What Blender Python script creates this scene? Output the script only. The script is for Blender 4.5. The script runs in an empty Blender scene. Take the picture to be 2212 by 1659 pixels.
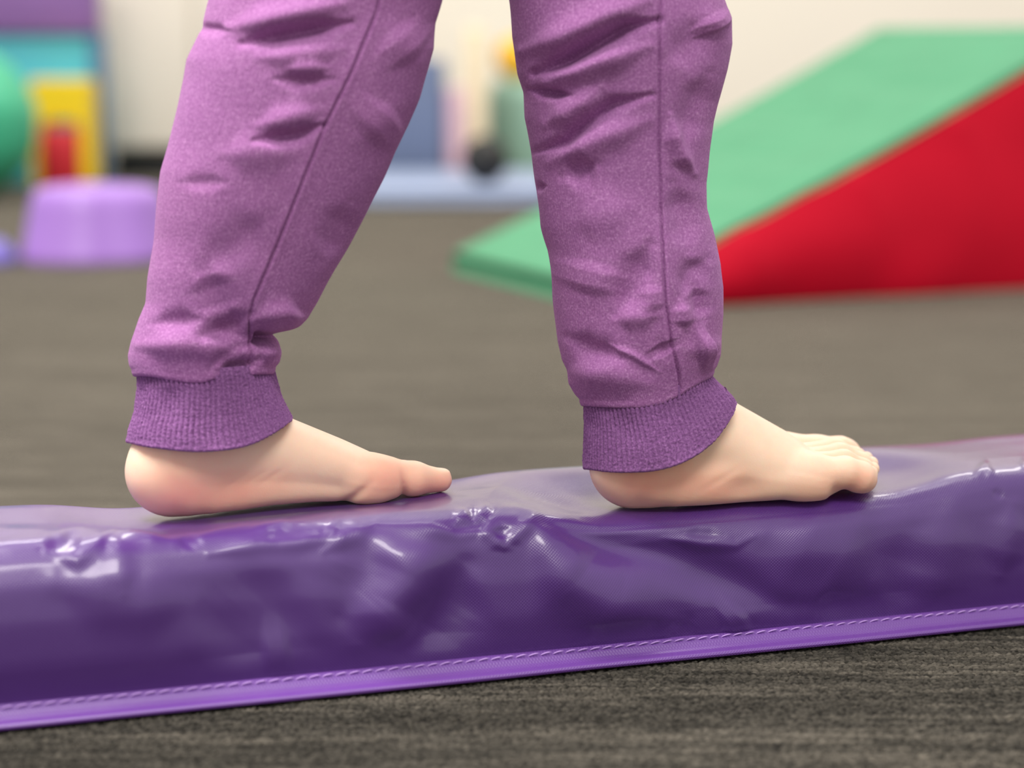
import bpy, math, random
import numpy as np
from mathutils import Vector

random.seed(4); rng = np.random.default_rng(4)
scene = bpy.context.scene
COL = scene.collection

# ------------------------------------------------------------------ camera
F = 4607.0          # focal length in pixels of the 2212 x 1659 frame
H = 0.303           # camera height above the carpet (m)
TH = math.atan((829.5 - 93) / F)      # pitch down
CAMP = np.array([0.0, 0.0, H])
FWD = np.array([0, math.cos(TH), -math.sin(TH)]); UPV = np.array([0, math.sin(TH), math.cos(TH)])
cd = bpy.data.cameras.new('camera'); cam = bpy.data.objects.new('camera', cd); COL.objects.link(cam)
cam.location = (0, 0, H); cam.rotation_euler = (math.pi / 2 - TH, 0, 0)
cd.sensor_width = 36; cd.lens = F / 2212 * 36; cd.clip_start = 0.02
cd.dof.use_dof = True; cd.dof.focus_distance = 1.065; cd.dof.aperture_fstop = 4.0
scene.camera = cam

# ------------------------------------------------------------------ light
scene.view_settings.view_transform = 'Standard'; scene.view_settings.look = 'None'
scene.view_settings.gamma = 1; scene.view_settings.exposure = 0.0
w = bpy.data.worlds.new('room_ambience'); scene.world = w; w.use_nodes = True
w.node_tree.nodes['Background'].inputs[0].default_value = (1.0, 0.97, 0.935, 1)
w.node_tree.nodes['Background'].inputs[1].default_value = 0.74
def ceiling_or_fill_lamp(loc, sx, sy, watts, col=(1, 0.96, 0.905)):
    l = bpy.data.lights.new('ceiling_or_fill_lamp', 'AREA'); l.shape = 'RECTANGLE'; l.size = sx; l.size_y = sy
    l.energy = watts; l.color = col
    o = bpy.data.objects.new('ceiling_or_fill_lamp', l); o.location = loc; COL.objects.link(o)
ceiling_or_fill_lamp((-1.25, 0.75, 2.5), 1.2, 0.9, 110)
ceiling_or_fill_lamp((0.2, -0.9, 2.4), 1.2, 0.9, 66)  # added fill without a known fixture, brightens the near foot and beam side
ceiling_or_fill_lamp((0.5, 1.9, 2.6), 1.2, 0.9, 14)
ceiling_or_fill_lamp((-1.0, 3.8, 2.6), 1.2, 0.6, 46)
ceiling_or_fill_lamp((1.4, 4.2, 2.6), 1.2, 0.6, 36)

# ------------------------------------------------------------------ pixel helpers
def rays(px, py):
    px = np.asarray(px, float); py = np.asarray(py, float)
    u = (px - 1106) / F; v = -(py - 829.5) / F
    d = np.empty(np.broadcast(u, v).shape + (3,))
    d[..., 0] = u; d[..., 1] = FWD[1] + v * UPV[1]; d[..., 2] = FWD[2] + v * UPV[2]
    return d
def at_z(px, py, z):
    d = rays(px, py); return CAMP + d * ((z - H) / d[..., 2])[..., None]
def at_y(px, py, y):
    d = rays(px, py); return CAMP + d * (y / d[..., 1])[..., None]
def project(P):
    Q = np.asarray(P) - CAMP; d = Q @ FWD
    return 1106 + F * Q[..., 0] / d, 829.5 - F * (Q @ UPV) / d
def dist_polyline(px, py, pts):
    best = np.full(np.shape(px), 1e9)
    for (x0, y0), (x1, y1) in zip(pts[:-1], pts[1:]):
        dx, dy = x1 - x0, y1 - y0; L2 = dx * dx + dy * dy + 1e-9
        t = np.clip(((px - x0) * dx + (py - y0) * dy) / L2, 0, 1)
        best = np.minimum(best, np.hypot(px - x0 - t * dx, py - y0 - t * dy))
    return best
def folds(px, py, feats):
    """sum of ridges and valleys: (points, half width in px, height in m)"""
    out = np.zeros(np.shape(px))
    for pts, wd, amp in feats:
        tp = taper(px, py, pts); out += amp * np.exp(-(dist_polyline(px, py, pts) / (wd * (0.3 + 0.7 * tp))) ** 2) * tp
    return out
def taper(px, py, pts):
    """fades a fold towards its two ends, measured along its chord"""
    (x0, y0), (x1, y1) = pts[0], pts[-1]; dx, dy = x1 - x0, y1 - y0; L2 = dx * dx + dy * dy
    t = np.clip(((px - x0) * dx + (py - y0) * dy) / L2, 0, 1); e = np.clip(np.minimum(t, 1 - t) / 0.36, 0, 1)
    return 0.2 + 0.8 * e * e * (3 - 2 * e)
def smooth1(a, s):
    if s <= 0: return a
    k = np.arange(-int(3 * s), int(3 * s) + 1); g = np.exp(-0.5 * (k / s) ** 2); g /= g.sum()
    return np.convolve(np.pad(a, len(k) // 2, mode='edge'), g, mode='valid')
def vnoise(P, seed=0):
    """smooth value noise for arrays of points (...,3) in cell units"""
    P = np.asarray(P, float); i = np.floor(P).astype(np.int64); f = P - i; f = f * f * (3 - 2 * f)
    out = np.zeros(P.shape[:-1])
    for dx in (0, 1):
        for dy in (0, 1):
            for dz in (0, 1):
                h = ((i[..., 0] + dx) * 374761393 + (i[..., 1] + dy) * 668265263 + (i[..., 2] + dz) * 2147483647 + seed * 1274126177) & 0xFFFFFFFF
                h = ((h ^ (h >> 13)) * 1274126177) & 0xFFFFFFFF
                h = (h ^ (h >> 16)) & 0xFFFF
                wgt = (f[..., 0] if dx else 1 - f[..., 0]) * (f[..., 1] if dy else 1 - f[..., 1]) * (f[..., 2] if dz else 1 - f[..., 2])
                out += wgt * (h / 65535.0)
    return out * 2 - 1

# ------------------------------------------------------------------ mesh helpers
def mesh_np(name, V, Q, smooth=True, uv=None, attrs=None):
    """V (n,3); Q (m,4) or (m,3) or list of such"""
    me = bpy.data.meshes.new(name)
    Qs = Q if isinstance(Q, list) else [Q]
    loops = np.concatenate([q.ravel() for q in Qs]).astype(np.int32)
    starts = []; c = 0; totals = []
    for q in Qs:
        k = q.shape[1]; starts.append(c + np.arange(len(q)) * k); totals.append(np.full(len(q), k)); c += q.size
    starts = np.concatenate(starts).astype(np.int32); totals = np.concatenate(totals).astype(np.int32)
    me.vertices.add(len(V)); me.vertices.foreach_set('co', np.ascontiguousarray(V, np.float32).ravel())
    me.loops.add(len(loops)); me.loops.foreach_set('vertex_index', loops)
    me.polygons.add(len(starts)); me.polygons.foreach_set('loop_start', starts); me.polygons.foreach_set('loop_total', totals)
    me.update(calc_edges=True); me.validate()
    if smooth: me.polygons.foreach_set('use_smooth', np.ones(len(me.polygons), bool))
    if uv is not None:
        l = me.uv_layers.new(name='UVMap'); vi = np.empty(len(me.loops), np.int32); me.loops.foreach_get('vertex_index', vi)
        l.data.foreach_set('uv', np.ascontiguousarray(uv[vi], np.float32).ravel())
    for k, v in (attrs or {}).items():
        a = me.attributes.new(k, 'FLOAT', 'POINT'); a.data.foreach_set('value', np.ascontiguousarray(v, np.float32).ravel())
    return me
def grid_quads(nr, nc, wrap=False, off=0):
    r = np.arange(nr - 1)[:, None]; c = np.arange(nc if wrap else nc - 1)[None, :]
    c2 = (c + 1) % nc
    a = r * nc + c; b = r * nc + c2; d = (r + 1) * nc + c; e = (r + 1) * nc + c2
    return np.stack([a, b, e, d], -1).reshape(-1, 4) + off
def obj(name, me, mat=None, parent=None, **props):
    o = bpy.data.objects.new(name, me); COL.objects.link(o)
    if mat and me is not None and not me.materials: me.materials.append(mat)
    if parent: o.parent = parent
    for k, v in props.items(): o[k] = v
    return o
def empty(name, loc, **props):
    o = bpy.data.objects.new(name, None); COL.objects.link(o); o.location = loc; o.empty_display_size = 0.02
    for k, v in props.items(): o[k] = v
    return o
def under(o, parent):
    """parent a world-space mesh to an empty, keeping its place"""
    o.parent = parent; o.location = -Vector(parent.location); return o
def box_mesh(name, x0, x1, y0, y1, z0, z1, bevel=0.0, seg=3):
    import bmesh
    bm = bmesh.new(); bmesh.ops.create_cube(bm, size=1)
    for v in bm.verts:
        v.co = Vector(((x0 + x1) / 2 + v.co.x * (x1 - x0), (y0 + y1) / 2 + v.co.y * (y1 - y0), (z0 + z1) / 2 + v.co.z * (z1 - z0)))
    if bevel: bmesh.ops.bevel(bm, geom=bm.edges[:], offset=bevel, segments=seg, profile=0.5, affect='EDGES')
    me = bpy.data.meshes.new(name); bm.to_mesh(me); bm.free()
    for p in me.polygons: p.use_smooth = bevel > 0
    return me
def lathe_mesh(name, prof, n=48, sq=None):
    """prof list of (r, z); sq(angle) radial factor"""
    a = np.linspace(0, 2 * math.pi, n, endpoint=False); V = []
    for r, z in prof:
        k = np.ones(n) if sq is None else sq(a)
        V.append(np.stack([r * k * np.cos(a), r * k * np.sin(a), np.full(n, z)], -1))
    V = np.concatenate(V); return mesh_np(name, V, grid_quads(len(prof), n, True))

# ------------------------------------------------------------------ materials
def lin(r, g, b):
    f = lambda c: c / 12.92 if c <= 0.04045 else ((c + 0.055) / 1.055) ** 2.4
    return (f(r / 255), f(g / 255), f(b / 255), 1)
class NT:
    def __init__(s, name):
        s.m = bpy.data.materials.new(name); s.m.use_nodes = True; s.t = s.m.node_tree; s.b = s.t.nodes['Principled BSDF']
    def n(s, typ, **kw):
        nd = s.t.nodes.new(typ)
        for k, v in kw.items():
            if k.startswith('i_'):
                key = k[2:]; key = int(key) if key.isdigit() else key.replace('_', ' ')
                nd.inputs[key].default_value = v
            else: setattr(nd, k, v)
        return nd
    def l(s, a, b): s.t.links.new(a, b)
    def math(s, op, a, b=None):
        nd = s.t.nodes.new('ShaderNodeMath'); nd.operation = op
        for i, x in enumerate((a, b)):
            if x is None: continue
            if isinstance(x, (int, float)): nd.inputs[i].default_value = x
            else: s.l(x, nd.inputs[i])
        return nd.outputs[0]
    def mix(s, fac, a, b, typ='MIX'):
        nd = s.t.nodes.new('ShaderNodeMix'); nd.data_type = 'RGBA'; nd.blend_type = typ
        for i, x in ((0, fac), (6, a), (7, b)):
            if isinstance(x, (int, float, tuple)): nd.inputs[i].default_value = x
            else: s.l(x, nd.inputs[i])
        return nd.outputs[2]
    def ramp(s, fac, stops):
        nd = s.t.nodes.new('ShaderNodeValToRGB'); s.l(fac, nd.inputs[0]); e = nd.color_ramp.elements
        while len(e) < len(stops): e.new(0.5)
        for el, (p, c) in zip(e, stops): el.position = p; el.color = c
        return nd.outputs[0]
    def bump(s, h, strength, dist, normal=None):
        nd = s.n('ShaderNodeBump', i_Strength=strength, i_Distance=dist); s.l(h, nd.inputs['Height'])
        if normal is not None: s.l(normal, nd.inputs['Normal'])
        return nd.outputs[0]
def plain(name, col, rough=0.5, var=0.06, scale=8, coat=0.0, spec=0.5):
    k = NT(name); tc = k.n('ShaderNodeTexCoord'); nz = k.n('ShaderNodeTexNoise', i_Scale=scale, i_Detail=3); k.l(tc.outputs['Object'], nz.inputs['Vector'])
    dark = tuple(c * (1 - 2 * var) for c in col[:3]) + (1,); lite = tuple(min(1, c * (1 + 2 * var)) for c in col[:3]) + (1,)
    k.l(k.mix(nz.outputs[0], dark, lite), k.b.inputs['Base Color']); k.b.inputs['Roughness'].default_value = rough
    k.b.inputs['Coat Weight'].default_value = coat; k.b.inputs['Specular IOR Level'].default_value = spec
    return k.m

def mat_vinyl(name, col, weave=True):
    k = NT(name); uv = k.n('ShaderNodeUVMap'); sep = k.n('ShaderNodeSeparateXYZ'); k.l(uv.outputs[0], sep.inputs[0])
    p = 2 * math.pi / 0.0016
    sx = k.math('SINE', k.math('MULTIPLY', sep.outputs[0], p)); sy = k.math('SINE', k.math('MULTIPLY', sep.outputs[1], p))
    h = k.math('MULTIPLY', sx, sy)
    nz = k.n('ShaderNodeTexNoise', i_Scale=60, i_Detail=3); k.l(uv.outputs[0], nz.inputs['Vector'])
    nz2 = k.n('ShaderNodeTexNoise', i_Scale=9, i_Detail=2); k.l(uv.outputs[0], nz2.inputs['Vector'])
    dark = tuple(c * 0.86 for c in col[:3]) + (1,); lite = tuple(c * 1.14 for c in col[:3]) + (1,)
    k.l(k.mix(nz2.outputs[0], dark, lite), k.b.inputs['Base Color'])
    b1 = k.bump(nz.outputs[0], 0.06, 0.002)
    if weave: b1 = k.bump(h, 0.3, 0.00022, b1)
    k.l(b1, k.b.inputs['Normal'])
    k.b.inputs['Roughness'].default_value = 0.34; k.b.inputs['Specular IOR Level'].default_value = 0.6; k.b.inputs['Coat Weight'].default_value = 0.6; k.b.inputs['Coat Roughness'].default_value = 0.16
    return k.m
def mat_fleece():
    k = NT('purple_fleece'); tc = k.n('ShaderNodeTexCoord'); uv = k.n('ShaderNodeUVMap'); sep = k.n('ShaderNodeSeparateXYZ'); k.l(uv.outputs[0], sep.inputs[0])
    n1 = k.n('ShaderNodeTexNoise', i_Scale=900, i_Detail=3, i_Roughness=0.7); k.l(tc.outputs['Object'], n1.inputs['Vector'])
    n2 = k.n('ShaderNodeTexNoise', i_Scale=260, i_Detail=4, i_Roughness=0.65); k.l(tc.outputs['Object'], n2.inputs['Vector'])
    n3 = k.n('ShaderNodeTexNoise', i_Scale=30, i_Detail=3); k.l(tc.outputs['Object'], n3.inputs['Vector'])
    c = k.ramp(n1.outputs[0], [(0.3, lin(146, 92, 146)), (0.52, lin(168, 111, 167)), (0.72, lin(202, 150, 200))])
    c = k.mix(k.math('MULTIPLY', n3.outputs[0], 0.25), c, lin(140, 92, 152))
    k.l(c, k.b.inputs['Base Color']); k.b.inputs['Roughness'].default_value = 0.95; k.b.inputs['Specular IOR Level'].default_value = 0.1
    k.b.inputs['Sheen Weight'].default_value = 0.25; k.b.inputs['Sheen Roughness'].default_value = 0.45
    k.b.inputs['Sheen Tint'].default_value = lin(235, 190, 235)
    kn = k.math('SINE', k.math('ADD', k.math('MULTIPLY', sep.outputs[0], 2 * math.pi / 0.0017), k.math('MULTIPLY', n2.outputs[0], 6))); b = k.bump(kn, 0.22, 0.0003); b = k.bump(n2.outputs[0], 0.25, 0.0014, b); b = k.bump(n1.outputs[0], 0.5, 0.0006, b); k.l(b, k.b.inputs['Normal'])
    return k.m
def mat_rib():
    k = NT('purple_rib_knit'); tc = k.n('ShaderNodeTexCoord'); uv = k.n('ShaderNodeUVMap'); sep = k.n('ShaderNodeSeparateXYZ'); k.l(uv.outputs[0], sep.inputs[0])
    n1 = k.n('ShaderNodeTexNoise', i_Scale=1000, i_Detail=3, i_Roughness=0.7); k.l(tc.outputs['Object'], n1.inputs['Vector'])
    n2 = k.n('ShaderNodeTexNoise', i_Scale=420, i_Detail=3); k.l(tc.outputs['Object'], n2.inputs['Vector'])
    st = k.math('SINE', k.math('ADD', k.math('MULTIPLY', sep.outputs[1], 2 * math.pi / 0.0016), k.math('MULTIPLY', n2.outputs[0], 7)))
    c = k.ramp(n1.outputs[0], [(0.3, lin(114, 72, 122)), (0.52, lin(136, 90, 144)), (0.75, lin(166, 120, 172))])
    k.l(c, k.b.inputs['Base Color']); k.b.inputs['Roughness'].default_value = 0.95; k.b.inputs['Specular IOR Level'].default_value = 0.1
    k.b.inputs['Sheen Weight'].default_value = 0.25; k.b.inputs['Sheen Roughness'].default_value = 0.45; k.b.inputs['Sheen Tint'].default_value = lin(235, 190, 235)
    b = k.bump(st, 0.08, 0.0004); b = k.bump(n1.outputs[0], 0.5, 0.0007, b); b = k.bump(n2.outputs[0], 0.5, 0.0012, b); k.l(b, k.b.inputs['Normal'])
    return k.m
def mat_skin():
    k = NT('skin'); tc = k.n('ShaderNodeTexCoord'); at = k.n('ShaderNodeAttribute', attribute_name='blush'); an = k.n('ShaderNodeAttribute', attribute_name='nail')
    n1 = k.n('ShaderNodeTexNoise', i_Scale=90, i_Detail=4); k.l(tc.outputs['Object'], n1.inputs['Vector'])
    n2 = k.n('ShaderNodeTexNoise', i_Scale=1500, i_Detail=2); k.l(tc.outputs['Object'], n2.inputs['Vector'])
    f = k.math('ADD', at.outputs['Fac'], k.math('MULTIPLY', k.math('SUBTRACT', n1.outputs[0], 0.5), 0.35))
    c = k.ramp(f, [(0.0, lin(253, 219, 194)), (0.5, lin(251, 198, 172)), (1.0, lin(249, 170, 152))])
    c = k.mix(an.outputs['Fac'], c, lin(250, 214, 190))
    k.l(c, k.b.inputs['Base Color']); k.b.inputs['Roughness'].default_value = 0.52; k.b.inputs['Specular IOR Level'].default_value = 0.35
    k.b.inputs['Subsurface Weight'].default_value = 0.55; k.b.inputs['Subsurface Radius'].default_value = (1.0, 0.35, 0.2); k.b.inputs['Subsurface Scale'].default_value = 0.005
    k.l(k.bump(n2.outputs[0], 0.12, 0.0004), k.b.inputs['Normal'])
    return k.m
def carpet_color(k, vec):
    mp = k.n('ShaderNodeMapping'); mp.inputs['Rotation'].default_value = (0, 0, math.radians(-4)); mp.inputs['Scale'].default_value = (1, 11, 1); k.l(vec, mp.inputs['Vector'])
    n1 = k.n('ShaderNodeTexNoise', i_Scale=16, i_Detail=4, i_Roughness=0.65); k.l(mp.outputs[0], n1.inputs['Vector'])
    n2 = k.n('ShaderNodeTexNoise', i_Scale=3.2, i_Detail=3); k.l(mp.outputs[0], n2.inputs['Vector'])
    f = k.math('ADD', k.math('MULTIPLY', n1.outputs[0], 0.6), k.math('MULTIPLY', n2.outputs[0], 0.4))
    return k.ramp(f, [(0.39, lin(28, 27, 25)), (0.5, lin(50, 48, 44)), (0.61, lin(92, 87, 79))])
def mat_carpet():
    k = NT('grey_carpet'); tc = k.n('ShaderNodeTexCoord'); c = carpet_color(k, tc.outputs['Object'])
    n2 = k.n('ShaderNodeTexNoise', i_Scale=420, i_Detail=3, i_Roughness=0.7); k.l(tc.outputs['Object'], n2.inputs['Vector'])
    c = k.mix(n2.outputs[0], k.mix(0.5, c, lin(46, 44, 41)), c)
    k.l(c, k.b.inputs['Base Color']); k.b.inputs['Roughness'].default_value = 1; k.b.inputs['Specular IOR Level'].default_value = 0.1
    k.b.inputs['Sheen Weight'].default_value = 0.34; k.b.inputs['Sheen Roughness'].default_value = 0.5; k.b.inputs['Sheen Tint'].default_value = lin(235, 222, 200)
    k.l(k.bump(n2.outputs[0], 0.8, 0.003), k.b.inputs['Normal']); return k.m
def mat_pile():
    k = NT('carpet_loops'); tc = k.n('ShaderNodeTexCoord'); c = carpet_color(k, tc.outputs['Object'])
    at = k.n('ShaderNodeAttribute', attribute_name='tone')
    c = k.mix(at.outputs['Fac'], k.mix(0.38, c, lin(28, 27, 25)), k.mix(0.22, c, lin(120, 114, 104)))
    k.l(c, k.b.inputs['Base Color']); k.b.inputs['Roughness'].default_value = 1; k.b.inputs['Specular IOR Level'].default_value = 0.1
    return k.m

M = dict(
    vinyl=mat_vinyl('purple_vinyl', lin(80, 44, 118)), flange=mat_vinyl('purple_vinyl_lit_hem', lin(110, 64, 152)),  # hem colour: the vinyl lightened, light on its upward face painted in
    thread=plain('purple_thread', lin(190, 150, 222), 0.7), fleece=mat_fleece(), rib=mat_rib(), skin=mat_skin(),
    carpet=mat_carpet(), pile=mat_pile(), wall=plain('cream_wall_paint', lin(244, 236, 222), 0.8, 0.01, 3),
    green=plain('mint_green_vinyl', lin(76, 146, 108), 0.6, 0.05, 14, spec=0.3), red=plain('red_vinyl', lin(204, 0, 40), 0.6, 0.05, 10, spec=0.25),
    purple=plain('purple_laminate', lin(132, 92, 158), 0.5), cyan=plain('cyan_panel', lin(78, 190, 208), 0.5), navy=plain('blue_panel', lin(70, 112, 150), 0.5),
    yellow=plain('yellow_foam', lin(244, 208, 10), 0.5), redfoam=plain('red_foam', lin(206, 34, 48), 0.5), ball=plain('green_ball_rubber', lin(64, 176, 134), 0.4),
    lav=plain('lavender_plastic', lin(164, 120, 204), 0.4, 0.03), bluev=plain('blue_violet_plastic', lin(128, 116, 196), 0.4, 0.03),
    white=plain('white_cabinet_paint', lin(238, 229, 214), 0.5, 0.01), black=plain('black_plastic', lin(24, 24, 24), 0.5),
    bluemat=plain('blue_grey_vinyl', lin(150, 164, 194), 0.5), bluedark=plain('slate_blue_foam', lin(104, 118, 150), 0.6), pink=plain('pink_foam', lin(224, 186, 200), 0.6),
    sage=plain('sage_green_foam', lin(140, 176, 158), 0.6), orange=plain('orange_rubber', lin(252, 190, 44), 0.5), cream=plain('cream_foam', lin(240, 222, 186), 0.6))

# ================================================================== setting
FLOOR_Y1, WX = 5.3, 6.0
fl = mesh_np('floor', np.array([[-WX, -1.5, 0], [WX, -1.5, 0], [WX, FLOOR_Y1 + .1, 0], [-WX, FLOOR_Y1 + .1, 0]], float), np.array([[0, 1, 2, 3]]), False)
obj('floor', fl, M['carpet'], kind='structure', label='dark grey streaky loop carpet floor')
obj('wall_back', box_mesh('wall_back', -WX, WX, FLOOR_Y1, FLOOR_Y1 + 0.1, 0, 2.7), M['wall'], kind='structure', label='cream painted back wall')

# ================================================================== balance beam
A0 = at_z(0, 1590, 0.0); B0 = at_z(2212, 1360, 0.0)
U = (B0 - A0) / np.linalg.norm(B0 - A0); N = np.array([-U[1], U[0], 0.0]); Z = np.array([0, 0, 1.0])
def beam_pt(s, n, z): return A0 + U * s + N * n + Z * z

# feet placed on the beam: heel origin (s, n), yaw and sole height
def foot_frame(px_heel, n0, yaw_deg, z, pitch_deg=0.0):
    s = 0.0
    ax = np.array([math.cos(math.radians(yaw_deg)), math.sin(math.radians(yaw_deg)), 0])
    for _ in range(30):
        P = beam_pt(s, n0, z + 0.02); x, y = project(P); s += (px_heel - x) / 4300
    return beam_pt(s, n0, z), ax + np.array([0, 0, math.tan(math.radians(pitch_deg))]), np.array([-ax[1], ax[0], 0])
LF_O, LF_X, LF_Y = foot_frame(272, 0.086, 23.0, 0.0743, 1.7)      # left foot, rear, seen from its inner side
RF_O, RF_X, RF_Y = foot_frame(1275, 0.041, 22.0, 0.0722, 0.6)          # right foot, front, seen from its outer side
LF_SC, RF_SC = 0.987, 1.0

def depress(P):
    """lowers the foam top under the two feet; returns new heights for points (...,3)"""
    z = P[..., 2]; dep = np.zeros(z.shape); lim = np.full(z.shape, 9.0)
    for O, X, Y, d0, d1, wdt in ((LF_O, LF_X, LF_Y, 0.0076, 0.0030, 0.036), (RF_O, RF_X, RF_Y, 0.0092, 0.0076, 0.040)):
        q = P - O; XH = X * np.array([1, 1, 0]); a = q @ XH; b = q @ Y
        da = np.maximum(np.maximum(0.014 - a, a - 0.150), 0); t = np.clip(a / 0.15, 0, 1)
        rr = np.sqrt(da ** 2 + b ** 2) / wdt
        dep = np.maximum(dep, (d0 + (d1 - d0) * t) * np.exp(-rr ** 4 * 0.4))
        # no higher than the sole inside the footprint, easing off outside it
        over = np.sqrt(np.maximum(np.maximum(0.012 - a, a - 0.148), 0) ** 2 + np.maximum(np.abs(b) - (0.019 + 0.010 * t), 0) ** 2)
        lim = np.minimum(lim, O[2] + X[2] * np.clip(a, 0, .16) + 0.0004 + np.clip(over - 0.006, 0, 1) * 1.2)
    return np.minimum(z - dep, np.where(z > 0.055, lim, 9))

BEAM_FOLDS = [  # (pixel polyline, half width px, height m): + ridge, - valley
    ([(-60, 1184), (90, 1176), (145, 1146), (178, 1130)], 11, 0.0022),
    ([(100, 1196), (165, 1210), (210, 1176), (242, 1142)], 12, 0.0026),
    ([(90, 1185), (140, 1178), (180, 1150)], 13, -0.0024),
    ([(242, 1150), (258, 1200), (266, 1280)], 24, 0.0007),
    ([(240, 1140), (310, 1150), (372, 1168)], 12, 0.0018),
    ([(270, 1128), (370, 1138), (430, 1128), (500, 1124)], 14, -0.0022),
    ([(390, 1182), (430, 1142)], 13, -0.0016),
    ([(452, 1196), (560, 1172), (740, 1162)], 17, 0.0022),
    ([(540, 1142), (600, 1128), (640, 1120)], 10, 0.0016),
    ([(560, 1165), (680, 1140)], 12, -0.0015),
    ([(700, 1190), (760, 1152), (812, 1130)], 13, 0.0022),
    ([(700, 1130), (735, 1145)], 13, 0.0012),
    ([(815, 1132), (900, 1142), (1000, 1152), (1060, 1150)], 12, 0.0016),
    ([(810, 1150), (800, 1240), (740, 1330)], 45, -0.0016),
    ([(930, 1150), (900, 1250), (850, 1340), (780, 1390)], 80, 0.0048),
    ([(1010, 1220), (960, 1320), (880, 1420)], 60, -0.0044),
    ([(640, 1230), (560, 1350), (440, 1440)], 95, -0.0022),
    ([(560, 1430), (640, 1420)], 50, 0.0015),
    ([(120, 1260), (300, 1300), (420, 1290)], 55, 0.0016),
    ([(940, 1132), (985, 1142), (1040, 1128), (1078, 1090)], 9, -0.0020),
    ([(985, 1128), (1010, 1095)], 9, 0.0020), ([(1030, 1118), (1062, 1085)], 9, 0.0018), ([(1022, 1125), (1024, 1092)], 6, -0.0014),
    ([(1080, 1092), (1110, 1084), (1190, 1090), (1290, 1098)], 9, 0.0016),
    ([(1058, 1120), (1048, 1150), (1090, 1184), (1105, 1184)], 10, 0.0024),
    ([(1090, 1182), (1130, 1140), (1152, 1106)], 11, 0.0026),
    ([(1085, 1132), (1092, 1165)], 11, -0.0018),
    ([(1160, 1120), (1178, 1190), (1230, 1260), (1320, 1310), (1440, 1340)], 52, 0.0044),
    ([(1180, 1110), (1290, 1150), (1420, 1190), (1560, 1250), (1700, 1310)], 50, -0.0048),
    ([(1240, 1210), (1380, 1262), (1520, 1300)], 40, 0.0012),
    ([(1440, 1140), (1520, 1164), (1590, 1170), (1626, 1146)], 16, 0.0022),
    ([(1480, 1125), (1560, 1140)], 15, -0.0018),
    ([(1560, 1370), (1620, 1330)], 35, 0.0022), ([(1460, 1400), (1490, 1340)], 24, -0.0018),
    ([(1650, 1150), (1800, 1190), (1880, 1260)], 75, 0.0026),
    ([(1740, 1310), (1840, 1330), (1930, 1320)], 40, -0.0024),
    ([(1975, 1140), (1945, 1250), (1915, 1350)], 55, -0.0014), ([(2060, 1090), (2020, 1240), (1985, 1330)], 50, 0.0018),
    ([(2190, 1090), (2160, 1240)], 30, 0.0018),
    ([(1895, 1050), (1940, 1048), (2030, 1025), (2100, 1022)], 13, 0.0016),
    ([(2100, 1030), (2128, 1008), (2150, 1030)], 7, 0.0016), ([(2140, 1060), (2170, 1075)], 6, -0.0012), ([(2200, 1010), (2230, 1000)], 9, 0.0014),
    # soft drapes of the top sheet
    ([(985, 1052), (1090, 1056), (1180, 1072), (1270, 1078)], 8, 0.0013), ([(1040, 1040), (1150, 1036), (1280, 1046)], 7, 0.0010),
    ([(1000, 1064), (1120, 1070), (1240, 1092)], 7, -0.0008), ([(1180, 1050), (1280, 1064)], 6, -0.0009),
    ([(-40, 1120), (120, 1128), (220, 1112)], 12, -0.0012), ([(0, 1150), (120, 1150)], 10, 0.0007),
    ([(640, 1100), (800, 1098), (920, 1100)], 10, 0.0008),
]
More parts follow.
